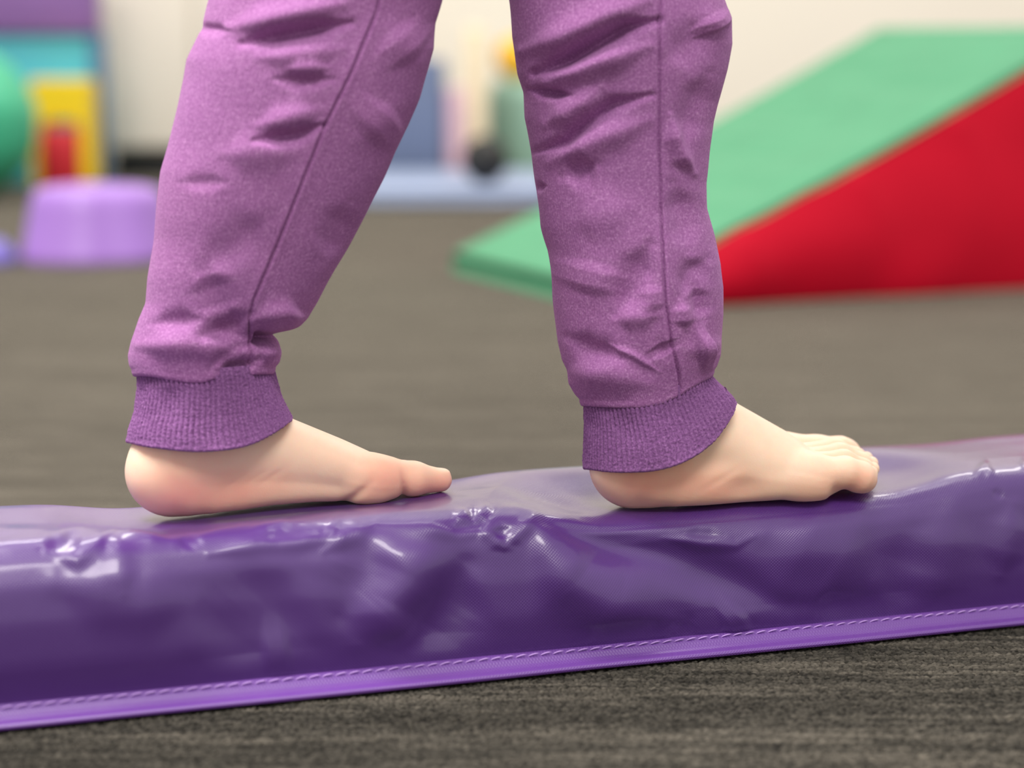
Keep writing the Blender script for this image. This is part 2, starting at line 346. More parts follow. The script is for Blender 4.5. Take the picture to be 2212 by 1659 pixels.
def build_beam():
    s = np.concatenate([np.linspace(-0.75, -0.08, 40)[:-1], np.linspace(-0.08, 0.62, 900), np.linspace(0.62, 1.15, 40)[1:]])
    prof = np.array([(0.020, 0.0015), (0.010, 0.008), (0.0085, 0.016), (0.0075, 0.030), (0.0085, 0.048), (0.0115, 0.064), (0.0160, 0.0738), (0.0215, 0.0785), (0.0290, 0.0805),
                     (0.050, 0.0817), (0.080, 0.0815), (0.110, 0.0800), (0.128, 0.0765), (0.139, 0.068), (0.144, 0.050), (0.145, 0.030), (0.143, 0.012), (0.138, 0.0015)])
    seg = np.hypot(*np.diff(prof, axis=0).T); t = np.concatenate([[0], np.cumsum(seg)])
    tt = np.concatenate([np.linspace(0, 0.135, 170)[:-1], np.linspace(0.135, t[-1], 60)])
    pn = smooth1(np.interp(tt, t, prof[:, 0]), 3); pz = smooth1(np.interp(tt, t, prof[:, 1]), 3); pz = np.maximum(pz, 0.0012)
    dn = np.gradient(pn); dz = np.gradient(pz); ln = np.hypot(dn, dz) + 1e-12; nn, nz = -dz / ln, dn / ln
    S, T = np.meshgrid(s, np.arange(len(tt)), indexing='ij')
    P = A0 + S[..., None] * U + pn[T][..., None] * N + pz[T][..., None] * Z
    nor = nn[T][..., None] * N + nz[T][..., None] * Z
    px, py = project(P)
    vis = 1 / (1 + np.exp((tt[T] - 0.185) / 0.006)) * np.clip((tt[T] - 0.008) / 0.02, 0, 1)
    d = folds(px, py, [(p_, w_ * (1.55 if w_ < 15 else 1.15), a_ * (0.62 if w_ < 20 else 1.5)) for p_, w_, a_ in BEAM_FOLDS]) * vis
    q = np.stack([S * 9, tt[T] * 14, S * 0], -1)
    d += (vnoise(q, 3) * 0.0016 + vnoise(q * 2.3, 5) * 0.0007) * np.clip((tt[T] - 0.01) / 0.02, 0, 1)
    P = P + nor * d[..., None]
    topw = np.clip((P[..., 2] - 0.045) / 0.03, 0, 1)
    P[..., 2] += (depress(P) - P[..., 2]) * topw ** 1.5
    # never above the soles
    V = P.reshape(-1, 3); uv = np.stack([S, tt[T]], -1).reshape(-1, 2)
    Q = grid_quads(len(s), len(tt))[:, ::-1]
    # end caps and bottom
    n1 = len(tt); Q2 = np.array([[i * n1, (i + 1) * n1, (i + 1) * n1 + n1 - 1, i * n1 + n1 - 1] for i in range(len(s) - 1)])
    me = mesh_np('beam_cover', V, [Q, Q2[:, ::-1]], uv=uv)
    import bmesh
    bm = bmesh.new(); bm.from_mesh(me); bm.verts.ensure_lookup_table()
    for i in (0, len(s) - 1):
        loop = [bm.verts[i * n1 + j] for j in range(n1)]; bm.faces.new(loop)
    bmesh.ops.recalc_face_normals(bm, faces=bm.faces[:]); bm.to_mesh(me); bm.free()
    return me
beam = empty('balance_beam', tuple(beam_pt(0.25, 0.07, 0)), label='long low purple vinyl foam balance beam lying on the carpet under the bare feet', category='balance beam')
under(obj('cover', build_beam(), M['vinyl']), beam)
def sweep_strip(prof, name, s0=-0.75, s1=1.15, ns=420, jig=0.0006, close=True):
    s = np.linspace(s0, s1, ns); prof = np.array(prof, float); k = len(prof)
    off = vnoise(np.stack([s * 14, s * 0, s * 0], -1), 9) * jig
    P = A0 + s[:, None, None] * U + (prof[None, :, 0] + off[:, None])[..., None] * N + prof[None, :, 1][..., None] * Z
    uv = np.stack(np.broadcast_arrays(s[:, None], np.linspace(0, 0.02, k)[None, :]), -1).reshape(-1, 2)
    return mesh_np(name, P.reshape(-1, 3), grid_quads(ns, k, close)[:, ::-1], uv=uv)
# hem: a flat welt leaning outwards with a thicker rolled bottom edge
hemp = [(0.0125, 0.0115), (0.0088, 0.0118), (0.0060, 0.0094), (0.0040, 0.0072), (0.0022, 0.0060), (0.0005, 0.0056), (-0.0010, 0.0052), (-0.0017, 0.0040), (-0.0013, 0.0028), (0.0000, 0.0021), (0.0020, 0.0019), (0.0060, 0.0014), (0.0130, 0.0030)]
hp = np.array(hemp + [hemp[0]]); c = np.arange(len(hp)); fine = np.linspace(0, len(hp) - 1, 60)[:-1]
hn = np.interp(fine, c, hp[:, 0]); hz = np.interp(fine, c, hp[:, 1])
hem = under(obj('hem', sweep_strip(np.stack([hn, hz], -1), 'hem', ns=700), M['flange'], label='purple welted hem with a stitched line, light from above painted into its colour'), beam)
# stitches
st_v = []; k = 7
for i, x in enumerate(np.linspace(-1, 1, k)):
    r = 0.00036 * math.sqrt(max(0.02, 1 - abs(x) ** 4)); a = np.linspace(0, 2 * math.pi, 6, endpoint=False)
    st_v.append(np.stack([np.full(6, x * 0.00275), r * np.cos(a) - 0.0002 * (1 - x * x), r * np.sin(a) + 0.0004 * (1 - x * x) + x * 0.0005], -1))
st_me = mesh_np('stitch', np.concatenate(st_v), grid_quads(k, 6, True)); st_me.materials.append(M['thread'])
yaw = math.atan2(U[1], U[0]); s = -0.06
while s < 0.60:
    o = bpy.data.objects.new('stitch', st_me); COL.objects.link(o); p = beam_pt(s, 0.0068, 0.0107)
    o.parent = hem; o.location = Vector(p); o.rotation_euler = (0, 0, yaw); s += 0.0064

# ================================================================== carpet pile in front of the beam
def build_pile():
    sp = 0.0019; xs = np.arange(-0.46, 0.54, sp); ys = np.arange(0.72, 1.22, sp)
    X, Y = np.meshgrid(xs, ys); X = (X + rng.uniform(-.5, .5, X.shape) * sp).ravel(); Y = (Y + rng.uniform(-.5, .5, Y.shape) * sp).ravel()
    nn = (np.stack([X, Y, X * 0], -1) - A0) @ N; edge = np.minimum(np.minimum(nn + 0.22, X + 0.44), 0.52 - X) / 0.10      # thins out into the plain carpet
    keep = (nn < 0.004) & (rng.uniform(0, 1, X.shape) < np.clip(edge, 0, 1)); X, Y = X[keep], Y[keep]; n = len(X)
    hgt = rng.uniform(0.0006, 0.0017, n); rad = rng.uniform(0.0010, 0.0015, n); ang = rng.normal(0.0, 0.6, n); el = rng.uniform(1.0, 1.7, n)
    lx = rng.normal(0, 0.0005, n); ly = rng.normal(0, 0.0004, n)
    k = 6; a = np.arange(k) * 2 * math.pi / k; V = []
    for rr, hh in ((1.0, -0.15), (0.85, 0.65)):
        cx = rr * np.cos(a)[None, :] * rad[:, None] * el[:, None]; cy = rr * np.sin(a)[None, :] * rad[:, None]
        V.append(np.stack([X[:, None] + cx * np.cos(ang)[:, None] - cy * np.sin(ang)[:, None] + lx[:, None] * hh, Y[:, None] + cx * np.sin(ang)[:, None] + cy * np.cos(ang)[:, None] + ly[:, None] * hh, np.repeat((hgt * hh)[:, None], k, 1)], -1))
    V.append(np.stack([X + lx, Y + ly, hgt], -1)[:, None, :])
    V = np.concatenate(V, 1).reshape(-1, 3); base = np.arange(n)[:, None] * (2 * k + 1)
    j = np.arange(k); j2 = (j + 1) % k
    Q = (base[:, :, None] + np.stack([j, j2, j2 + k, j + k], -1)[None]).reshape(-1, 4)
    T = (base[:, :, None] + np.stack([j + k, j2 + k, np.full(k, 2 * k)], -1)[None]).reshape(-1, 3)
    return mesh_np('carpet_pile', V, [Q, T], attrs={'tone': np.repeat(rng.uniform(0, 1, n), 2 * k + 1)})
obj('carpet_pile', build_pile(), M['pile'], kind='stuff', label='short grey loop pile of the carpet in front of the beam', category='carpet')

# ================================================================== feet (one continuous skin surface each)
def smin(a, b, k):
    h = np.clip(0.5 + 0.5 * (b - a) / k, 0, 1); return b + (a - b) * h - k * h * (1 - h)
def sd_ell(P, c, r):
    q = (P - np.array(c)) / np.array(r); k0 = np.linalg.norm(q, axis=-1); k1 = np.linalg.norm(q / np.array(r), axis=-1) + 1e-9
    return k0 * (k0 - 1) / k1
def sd_cone(P, a, b, ra, rb, flat=1.0):
    a = np.array(a, float); b = np.array(b, float); ab = b - a
    q = P - a; t = np.clip((q @ ab) / (ab @ ab), 0, 1); e = q - t[..., None] * ab
    e = e * np.array([1, 1, flat]); return np.linalg.norm(e, axis=-1) - (ra + (rb - ra) * t)
def sd_chain(P, pts, rs, k=0.25, flat=1.0):
    d = None
    for i in range(len(pts) - 1):
        x = sd_cone(P, pts[i], pts[i + 1], rs[i], rs[i + 1], flat); d = x if d is None else smin(d, x, k)
    return d
def sd_loft(P, st, shear=0.0, ex=2.3):
    """st rows: x, zbottom, ztop, ylateral, ymedial"""
    st = np.array(st, float); x = P[..., 0]; xc = np.clip(x, st[0, 0], st[-1, 0])
    zb, zt, yl, ym = [np.interp(xc, st[:, 0], smooth1(st[:, i], 0.0)) for i in (1, 2, 3, 4)]
    zc = zb + (zt - zb) * 0.42; up = P[..., 2] > zc; hz = np.where(up, zt - zc, zc - zb); yc = (yl + ym) / 2; hy = (ym - yl) / 2
    zz = (P[..., 2] - zc) / hz; y = (P[..., 1] - yc - shear * np.clip(zz, -0.3, 1) * hy) / hy
    e = np.where(up, ex * 0.9, 4.5)
    r = (np.abs(y) ** e + np.abs(zz) ** e + 1e-9) ** (1 / e)
    d = (r - 1) * np.minimum(hy, hz) * 0.9
    dx = np.maximum(np.maximum(st[0, 0] - x, x - st[-1, 0]), 0); return np.where(dx > 0, np.sqrt(np.maximum(d, 0) ** 2 + dx ** 2), d)
def surface_nets(D, org, h):
    nx, ny, nz = D.shape; ins = D < 0
    c = np.zeros((nx - 1, ny - 1, nz - 1, 3)); cnt = np.zeros((nx - 1, ny - 1, nz - 1))
    corners = [(i, j, k) for i in (0, 1) for j in (0, 1) for k in (0, 1)]
    sl = lambda i, j, k: (slice(i, nx - 1 + i), slice(j, ny - 1 + j), slice(k, nz - 1 + k))
    for a in range(8):
        for b in range(a + 1, 8):
            A, B = corners[a], corners[b]
            if sum(abs(p - q) for p, q in zip(A, B)) != 1: continue
            da, db = D[sl(*A)], D[sl(*B)]; cr = (da < 0) != (db < 0); t = np.where(cr, da / np.where(cr, da - db, 1), 0)
            for ax in range(3): c[..., ax] += np.where(cr, A[ax] + t * (B[ax] - A[ax]), 0)
            cnt += cr
    m = cnt > 0; idx = np.full(m.shape, -1, np.int64); idx[m] = np.arange(m.sum())
    g = np.stack(np.nonzero(m), -1); V = (g + c[m] / cnt[m][:, None]) * h + org
    Q = []
    for ax in range(3):
        o1, o2 = [(1, 2), (2, 0), (0, 1)][ax]
        a = [slice(None)] * 3; b = [slice(None)] * 3; a[ax] = slice(0, -1); b[ax] = slice(1, None)
        for o in (o1, o2): a[o] = slice(1, -1); b[o] = slice(1, -1)
        s0, s1 = ins[tuple(a)], ins[tuple(b)]; e = np.stack(np.nonzero(s0 != s1), -1)
        fl = s0[tuple(e.T)]; e = e.copy(); e[:, o1] += 1; e[:, o2] += 1
        def cell(d1, d2):
            q = e.copy(); q[:, o1] -= d1; q[:, o2] -= d2; return idx[tuple(q.T)]
        q = np.stack([cell(1, 1), cell(0, 1), cell(0, 0), cell(1, 0)], -1); q = np.where(fl[:, None], q, q[:, ::-1]); Q.append(q)
    Q = np.concatenate(Q); return V, Q[(Q >= 0).all(1)]
def relax(V, Q, it=3, lam=0.5):
    E = np.concatenate([Q[:, [0, 1]], Q[:, [1, 2]], Q[:, [2, 3]], Q[:, [3, 0]]]); n = len(V); cnt = np.bincount(E.ravel(), minlength=n)[:, None]
    for i in range(it * 2):
        S = np.zeros_like(V)
        for ax in range(3): S[:, ax] = np.bincount(E[:, 0], V[E[:, 1], ax], n) + np.bincount(E[:, 1], V[E[:, 0], ax], n)
        V = V + (lam if i % 2 == 0 else -lam * 1.04) * (S / cnt - V)
    return V

def gauss(P, c, r): return np.exp(-(((P - np.array(c)) / np.array(r)) ** 2).sum(-1))
def foot_right(P):        # cm; x forward, y towards the big toe side, z up; seen from the little toe side
    d = sd_ell(P, (2.6, 0, 2.1), (2.5, 2.05, 2.25))
    d = smin(d, sd_cone(P, (3.9, 0, 4.4), (4.1, 0.0, 12), 2.1, 2.2), 1.4)
    d = smin(d, sd_loft(P, [(2.0, 1.2, 4.6, -1.6, 1.6), (2.8, .45, 5.2, -1.95, 1.9), (4, .05, 6.1, -2.3, 2.1), (5.5, .0, 6.2, -2.5, 2.1), (7, .0, 5.5, -2.7, 2.2), (9, .0, 4.35, -2.9, 2.6), (11, 0, 3.2, -3.05, 3.1), (11.9, .05, 2.55, -3.0, 3.15), (12.5, .4, 2.0, -2.6, 3.0)], 0.16), 0.8)
    d = smin(d, sd_ell(P, (3.9, -1.75, 5.0), (1.0, .9, 1.0)), 0.7)
    d = smin(d, sd_ell(P, (11.3, -2.45, 1.15), (1.7, .85, 1.15)), 0.6)
    d = smin(d, sd_ell(P, (12.0, 2.5, 1.3), (1.7, 1.0, 1.3)), 0.6)
    toes = [([(11.6, -2.55, 1.25), (12.9, -2.85, 1.35), (13.85, -2.85, 1.0), (14.1, -2.8, .85)], [.8, .78, .78, .66]),
            ([(11.9, -1.45, 1.5), (13.5, -1.7, 1.5), (14.6, -1.68, 1.0), (14.9, -1.65, .78)], [.72, .72, .68, .60]),
            ([(12.2, -.35, 1.5), (14.0, -.5, 1.6), (15.2, -.5, 1.05), (15.55, -.48, .8)], [.72, .72, .68, .60]),
            ([(12.4, .75, 1.5), (14.3, .7, 1.6), (15.6, .7, 1.05), (15.95, .7, .82)], [.74, .74, .7, .62]),
            ([(12.4, 2.2, 1.4), (14.2, 2.25, 1.2), (15.6, 2.1, 1.1), (15.9, 2.08, 1.05)], [1.15, 1.05, .98, .88])]
    dt = None
    for pts, rs in toes:
        x = sd_chain(P, pts, rs, 0.3); dt = x if dt is None else smin(dt, x, 0.06)
    d = smin(d, dt, 0.24)
    sg = lambda t: 1 / (1 + np.exp(-np.clip(t, -30, 30)))
    for ya, yb2, xs in ((-2.0, -2.27, 11.9), (-.9, -1.1, 12.4), (.2, .1, 12.9), (1.4, 1.38, 13.1)):      # grooves between the toes
        yg = ya + (yb2 - ya) * (P[..., 0] - 12) / 2.5
        d = d + .27 * np.exp(-((P[..., 1] - yg) / .14) ** 2) * sg((P[..., 0] - xs) / .22) * sg((P[..., 2] - .9) / .2)
    for pts, rs in toes[:4]:       # nails: small plates at the tips
        t = np.array(pts[-1]); r = rs[-1]
        d = smin(d, sd_ell(P, t + np.array([.42, 0, .32]), (.34, .42, .36)), 0.05)
    d = d + 0.22 * gauss(P, (7.2, -2.6, 1.0), (1.0, .7, .7)) + 0.12 * gauss(P, (6.0, -2.6, 2.4), (1.2, .9, .6)) + .10 * gauss(P, (12.15, -3.3, .45), (.35, .8, .6))
    d = d + 0.05 * np.exp(-((P[..., 2] - 1.3 - .5 * (P[..., 0] - 5.5)) / .16) ** 2) * gauss(P, (6.0, -2.4, 1.6), (1.0, 1.2, 1.0))
    return d
def foot_left(P):         # cm; y towards the little toe side; seen from the big toe side (negative y)
    d = sd_ell(P, (2.5, 0.0, 2.25), (2.5, 2.25, 2.35))
    d = smin(d, sd_cone(P, (3.4, 0, 4.2), (3.6, 0.0, 12), 2.25, 2.4), 1.4)
    d = smin(d, sd_loft(P, [(2.0, 1.2, 4.6, -1.6, 1.6), (2.8, .45, 5.1, -1.95, 1.95), (4, .05, 5.7, -2.2, 2.1), (5.5, .05, 5.6, -2.3, 2.3), (7, .12, 5.0, -2.4, 2.5), (9, .12, 4.0, -2.7, 2.8), (11, .0, 3.0, -3.05, 3.0), (12.2, .05, 2.35, -3.1, 2.8), (13.0, .2, 1.9, -2.8, 2.2)], -0.22), 0.8)
    d = smin(d, sd_ell(P, (3.9, -1.8, 5.4), (1.0, .8, 1.0)), 0.7)
    d = smin(d, sd_ell(P, (12.0, -2.45, 1.15), (1.55, .95, 1.18)), 0.5)
    d = smin(d, sd_chain(P, [(12.0, -2.1, 1.3), (14.2, -2.25, .92), (15.75, -2.0, .62)], [1.05, .84, .60], .3), 0.40)
    toes = [([(12.3, -.75, 1.1), (14.1, -.85, .95), (15.3, -.8, .7)], [.72, .62, .56]), ([(12.1, .35, 1.0), (13.8, .35, .85), (14.9, .35, .65)], [.7, .6, .54]),
            ([(11.8, 1.35, 1.1), (13.2, 1.4, 1.0), (14.1, 1.4, .6)], [.68, .58, .52]), ([(11.4, 2.3, 1.0), (12.6, 2.35, .9), (13.3, 2.3, .6)], [.7, .58, .52])]
    for pts, rs in toes: d = smin(d, sd_chain(P, pts, rs, .3), 0.14)
    d = smin(d, sd_ell(P, (15.75, -2.0, .98), (.5, .48, .25)), 0.12)
    d = d + .16 * np.exp(-((P[..., 0] - 13.45 + .25 * (P[..., 2] - .6)) / .16) ** 2) * gauss(P, (13.4, -3.1, .5), (1, 1.1, .8))      # crease behind the big toe
    d = d + .12 * np.exp(-((P[..., 0] - 10.9 - .9 * (P[..., 2] - .6)) / .3) ** 2) * gauss(P, (10.9, -3.0, .6), (1, 1.1, .8))
    for x0, s0 in ((4.6, .55), (5.4, .55), (6.3, .6)):
        d = d + .03 * np.exp(-((P[..., 2] - 1.6 - s0 * (P[..., 0] - x0)) / .15) ** 2) * gauss(P, (x0 + .5, -2.2, 1.9), (.9, 1.2, .9))
    return d
def build_foot(fn, O, X, Y, sc):
    h = 0.105; lo = np.array([-0.7, -4.3, -0.6]); n = (np.array([17.6, 8.6, 11.4]) / h).astype(int)
    G = np.stack(np.meshgrid(*[lo[i] + np.arange(n[i]) * h for i in range(3)], indexing='ij'), -1)
    D = fn(G); D = np.maximum(D, G[..., 2] - 10.4); D = np.maximum(D, -(G[..., 2] + 0.02) * 1.0)
    V, Q = surface_nets(D, lo, h); V = relax(V, Q, 4)
    W = O + (V[:, :1] * X + V[:, 1:2] * Y + V[:, 2:] * Z) * 0.01 * sc
    return V, Q, W
LV, LQ, LW = build_foot(foot_left, LF_O, LF_X, LF_Y, LF_SC)
RV, RQ, RW = build_foot(foot_right, RF_O, RF_X, RF_Y, RF_SC)
def blush_l(V):
    return np.clip(.10 + .62 * gauss(V, (2.2, -1.6, 1.6), (2.1, 2.5, 1.6)) + .5 * gauss(V, (5.6, -2, 1.4), (2.2, 2, 1.0)) + .6 * gauss(V, (12.4, -3, 1.5), (1.7, 1.6, 1.1)) + .5 * gauss(V, (15.0, -2.4, .6), (1.4, 1.4, .7)) + .30 * np.exp(-(V[:, 2] / 1.2) ** 2), 0, 1)
def blush_r(V):
    return np.clip(.04 + .75 * gauss(V, (2.2, -1.8, 2.0), (2.6, 2, 1.8)) + .5 * gauss(V, (6.2, -2.5, 1.2), (2.2, 1.2, 1.0)) + .35 * gauss(V, (11.6, -3, .8), (1.7, 1.4, .9)) + .55 * gauss(V, (13.5, -3.1, 1.0), (1.0, .9, .7)) + .22 * np.exp(-(V[:, 2] / 1.2) ** 2), 0, 1)
nail_r = sum(gauss(RV, c, (.28, .4, .3)) for c in ((14.55, -2.75, 1.1), (15.3, -1.65, 1.1), (15.95, -.48, 1.15), (16.4, .7, 1.2)))
nail_l = gauss(LV, (15.9, -2.0, 1.2), (.5, .5, .25))

# shins, thighs and hips inside the trousers
def tube(pts, rs, n=20):
    V = []; a = np.linspace(0, 2 * math.pi, n, endpoint=False)
    for p, r in zip(pts, rs): V.append(np.array(p) + np.stack([r * np.cos(a), r * np.sin(a), a * 0], -1))
    return np.concatenate(V), grid_quads(len(pts), n, True)
L_ank = LF_O + LF_X * 0.036; R_ank = RF_O + RF_X * 0.032
HIP = np.array([-0.015, (L_ank[1] + R_ank[1]) / 2, 0.53])
Y_L, Y_R = L_ank[1], R_ank[1]
kneeL = at_y(720, 0, Y_L); kneeR = at_y(1345, 20, Y_R)
body_V = [LW, RW]; body_Q = [LQ, RQ + len(LW)]; off = len(LW) + len(RW); bl = [blush_l(LV), blush_r(RV)]; nl = [nail_l, nail_r]
for pts, rs in (([L_ank + Z * .09, (L_ank + kneeL) / 2 + Z * .03 + np.array([.006, 0, 0]), kneeL, (kneeL + HIP) / 2 + np.array([0, .017, 0]), HIP + np.array([0, .034, 0])], [.020, .023, .028, .030, .032]),
                ([R_ank + Z * .09, (R_ank + kneeR) / 2 + Z * .05, kneeR, (kneeR + HIP) / 2 - np.array([0, .017, 0]), HIP - np.array([0, .034, 0])], [.020, .023, .028, .030, .032])):
    v, q = tube(pts, rs); body_V.append(v); body_Q.append(q + off); off += len(v); bl.append(np.zeros(len(v))); nl.append(np.zeros(len(v)))
person = empty('person', tuple((L_ank + R_ank) / 2 * np.array([1, 1, 0]) + Z * 0.076), label='barefoot person in purple joggers stepping along the purple beam, seen below the knees', category='person')
under(obj('body', mesh_np('body', np.concatenate(body_V), np.concatenate(body_Q), attrs={'blush': np.concatenate(bl), 'nail': np.concatenate(nl)}), M['skin'], label='bare feet with pinkish heels and toes'), person)

# ================================================================== trousers
def leg_surface(Lp, Rp, yb, Y0, feats, seam, hip_px, phase, cuff_inset, pinch_sig=16, depth=0.88):
    """near half follows the traced outline; returns verts and quads. y rows from the hem (v=1) up to the hips"""
    Lp = np.array(Lp, float); Rp = np.array(Rp, float); yb = np.array(yb, float)
    nc = 620
    # column angles: dense on the near side
    tn = np.linspace(0, 1, 460, endpoint=False); tf = np.linspace(0, 1, nc - 460, endpoint=False)
    phi = np.concatenate([-math.pi * tn[::-1] - 0, math.pi * tf + math.pi / (nc - 460) * .5]); phi = np.sort(phi)
    c = np.cos(phi); sn = np.sin(phi)
    ytop = -40.0
    ygrid = np.arange(-60, 900, 1.0)
    L = np.interp(ygrid, Lp[:, 1], Lp[:, 0]); R = np.interp(ygrid, Rp[:, 1], Rp[:, 0])
    L = smooth1(L, 3); R = smooth1(R, 2.5); Ls = smooth1(L, pinch_sig); Rs = smooth1(R, pinch_sig)
    hw = smooth1((R - L) / 2, 36)
    v = np.linspace(0, 1, 500)[:, None]
    Yb = np.interp(c, yb[:, 0], yb[:, 1])[None, :]
    PY = ytop + v * (Yb - ytop); C = np.broadcast_to(c, PY.shape); SN = np.broadcast_to(sn, PY.shape)
    gi = lambda a: np.interp(PY, ygrid, a)
    ls, rs_, l, r = gi(Ls), gi(Rs), gi(L), gi(R)
    PX = (ls + rs_) / 2 + (rs_ - ls) / 2 * C + (r - rs_) * np.clip(C, 0, 1) ** 4 + (l - ls) * np.clip(-C, 0, 1) ** 4
    b = gi(hw) / F * Y0 * depth
    near = at_y(PX, PY, Y0 - b * np.abs(SN)); plane = at_y(PX, PY, np.full(PX.shape, Y0))
    P = np.stack([plane[..., 0], Y0 + b * SN, near[..., 2]], -1)
    # outward direction in the horizontal plane
    nx = C / np.maximum(gi(hw), 1); ny = SN / np.maximum(gi(hw) * depth, 1); ln = np.hypot(nx, ny); nor = np.stack([nx / ln, ny / ln, np.zeros_like(nx)], -1)
    qx, qy = project(P)
    nearm = np.clip(-SN * 3.0, 0, 1)
    d = folds(qx, qy, [(p_, w_ * 1.15, a_ * 2.1) for p_, w_, a_ in feats]) * nearm
    d += -0.0024 * np.exp(-(dist_polyline(qx, qy, seam) / 3.4) ** 2) * nearm + 0.0007 * np.exp(-(dist_polyline(qx, qy, seam) / 16) ** 2) * nearm
    q = np.stack([P[..., 0] * 22, P[..., 1] * 22 + phase, P[..., 2] * 26], -1)
    d += vnoise(q, 11) * 0.0009 + vnoise(q * 2.4, 12) * 0.0005 + np.clip(SN, 0, 1) * vnoise(q * np.array([1, 1, 1.6]), 13) * 0.003
    P = P + nor * d[..., None]
    # tuck under at the hem, towards the cuff
    rows = [P]
    last = P[-1]; cen = last.mean(0)
    for f, dz in ((0.004, -0.0016), (0.022, -0.0032), (0.05, -0.0036), (0.09, -0.0022), (0.13, 0.002)):
        k = last + (cen - last) * f; k[:, 2] = last[:, 2] + dz; rows.append(k[None])
    # upwards to the hips (outside the frame)
    first = P[0]; up = []; c0 = first.mean(0)
    for t in np.linspace(0, 1, 22)[1:]:
        tgt = HIP + np.array([0, .034 if phase == 0 else -.034, 0]); sc = 1 + 0.28 * t
        cc = c0 * (1 - t) + tgt * t; k = cc + (first - c0) * np.array([sc, sc, 1 - 0.9 * t]); up.append(k[None])
    P = np.concatenate(up[::-1] + rows); nr = len(P)
    uv = np.stack(np.broadcast_arrays(phi[None] * 0.052, P[..., 2]), -1).reshape(-1, 2)
    return P.reshape(-1, 3), grid_quads(nr, nc, True), uv

REAR_L = [(478, -80), (455, 0), (441, 60), (407, 128), (400, 170), (385, 230), (366, 310), (350, 370), (343, 430), (335, 520), (322, 600), (318, 655), (302, 690), (286, 735), (277, 768), (279, 790), (287, 803), (292, 830)]
REAR_R = [(985, -80), (955, 0), (941, 50), (938, 105), (925, 150), (905, 210), (880, 270), (851, 330), (825, 390), (790, 465), (752, 540), (712, 610), (690, 652), (668, 688), (650, 706), (630, 714), (592, 720), (584, 728), (603, 743), (610, 765), (606, 783), (594, 796), (590, 830)]
REAR_HEM = [(-1, 798), (-.8, 797), (-.6, 799), (-.35, 806), (-.1, 812), (.1, 812), (.3, 803), (.55, 796), (.8, 794), (1, 793)]
REAR_FOLDS = [([(520, 95), (640, 72), (760, 50)], 17, -.0042), ([(500, 60), (640, 30), (740, 10)], 26, .0026), ([(560, 125), (740, 105)], 24, .0014),
    ([(595, 172), (650, 178), (720, 172)], 13, -.0016), ([(620, 150), (710, 146)], 14, .0012), ([(550, 304), (640, 292), (700, 270)], 13, -.0030), ([(560, 272), (690, 238)], 22, .0016), ([(480, 330), (640, 330)], 30, .0012),
    ([(390, 396), (490, 394)], 14, -.0006), ([(420, 60), (500, 68)], 10, -.0012), ([(430, 580), (520, 520), (580, 470)], 34, -.0014), ([(450, 590), (480, 690)], 30, -.0018),
    ([(440, 725), (500, 705), (538, 680)], 22, -.0030), ([(330, 700), (430, 690)], 18, -.0014), ([(300, 745), (420, 745), (520, 760)], 26, .0022), ([(545, 690), (610, 680), (660, 690)], 22, .0026),
    ([(590, 722), (566, 728), (545, 742)], 11, -.0048), ([(560, 760), (600, 760)], 16, .0016), ([(470, 806), (530, 792), (560, 778)], 16, -.0030), ([(452, 800), (480, 770), (540, 742)], 14, -.0012), ([(840, 60), (900, 130)], 40, .0016), ([(780, 300), (850, 230)], 40, .0016), ([(700, 560), (760, 440)], 30, -.0012)]
REAR_SEAM = [(830, -60), (814, 24), (762, 151), (702, 271), (654, 392), (594, 542), (548, 648), (539, 690), (540, 745), (548, 790)]
FRONT_L = [(1090, -80), (1098, 0), (1104, 80), (1117, 160), (1130, 200), (1132, 255), (1148, 330), (1160, 410), (1170, 490), (1184, 540), (1194, 620), (1200, 680), (1207, 740), (1215, 778), (1226, 800), (1228, 828), (1242, 852), (1256, 866), (1262, 900)]
FRONT_R = [(1545, -80), (1564, 0), (1579, 45), (1581, 95), (1571, 150), (1558, 210), (1545, 262), (1535, 330), (1528, 395), (1530, 450), (1545, 510), (1558, 570), (1563, 620), (1561, 680), (1556, 735), (1554, 768), (1546, 792), (1536, 806), (1530, 840), (1530, 900)]
FRONT_HEM = [(-1, 862), (-.8, 864), (-.5, 866), (-.1, 866), (.2, 860), (.45, 846), (.6, 834), (.8, 816), (1, 798)]
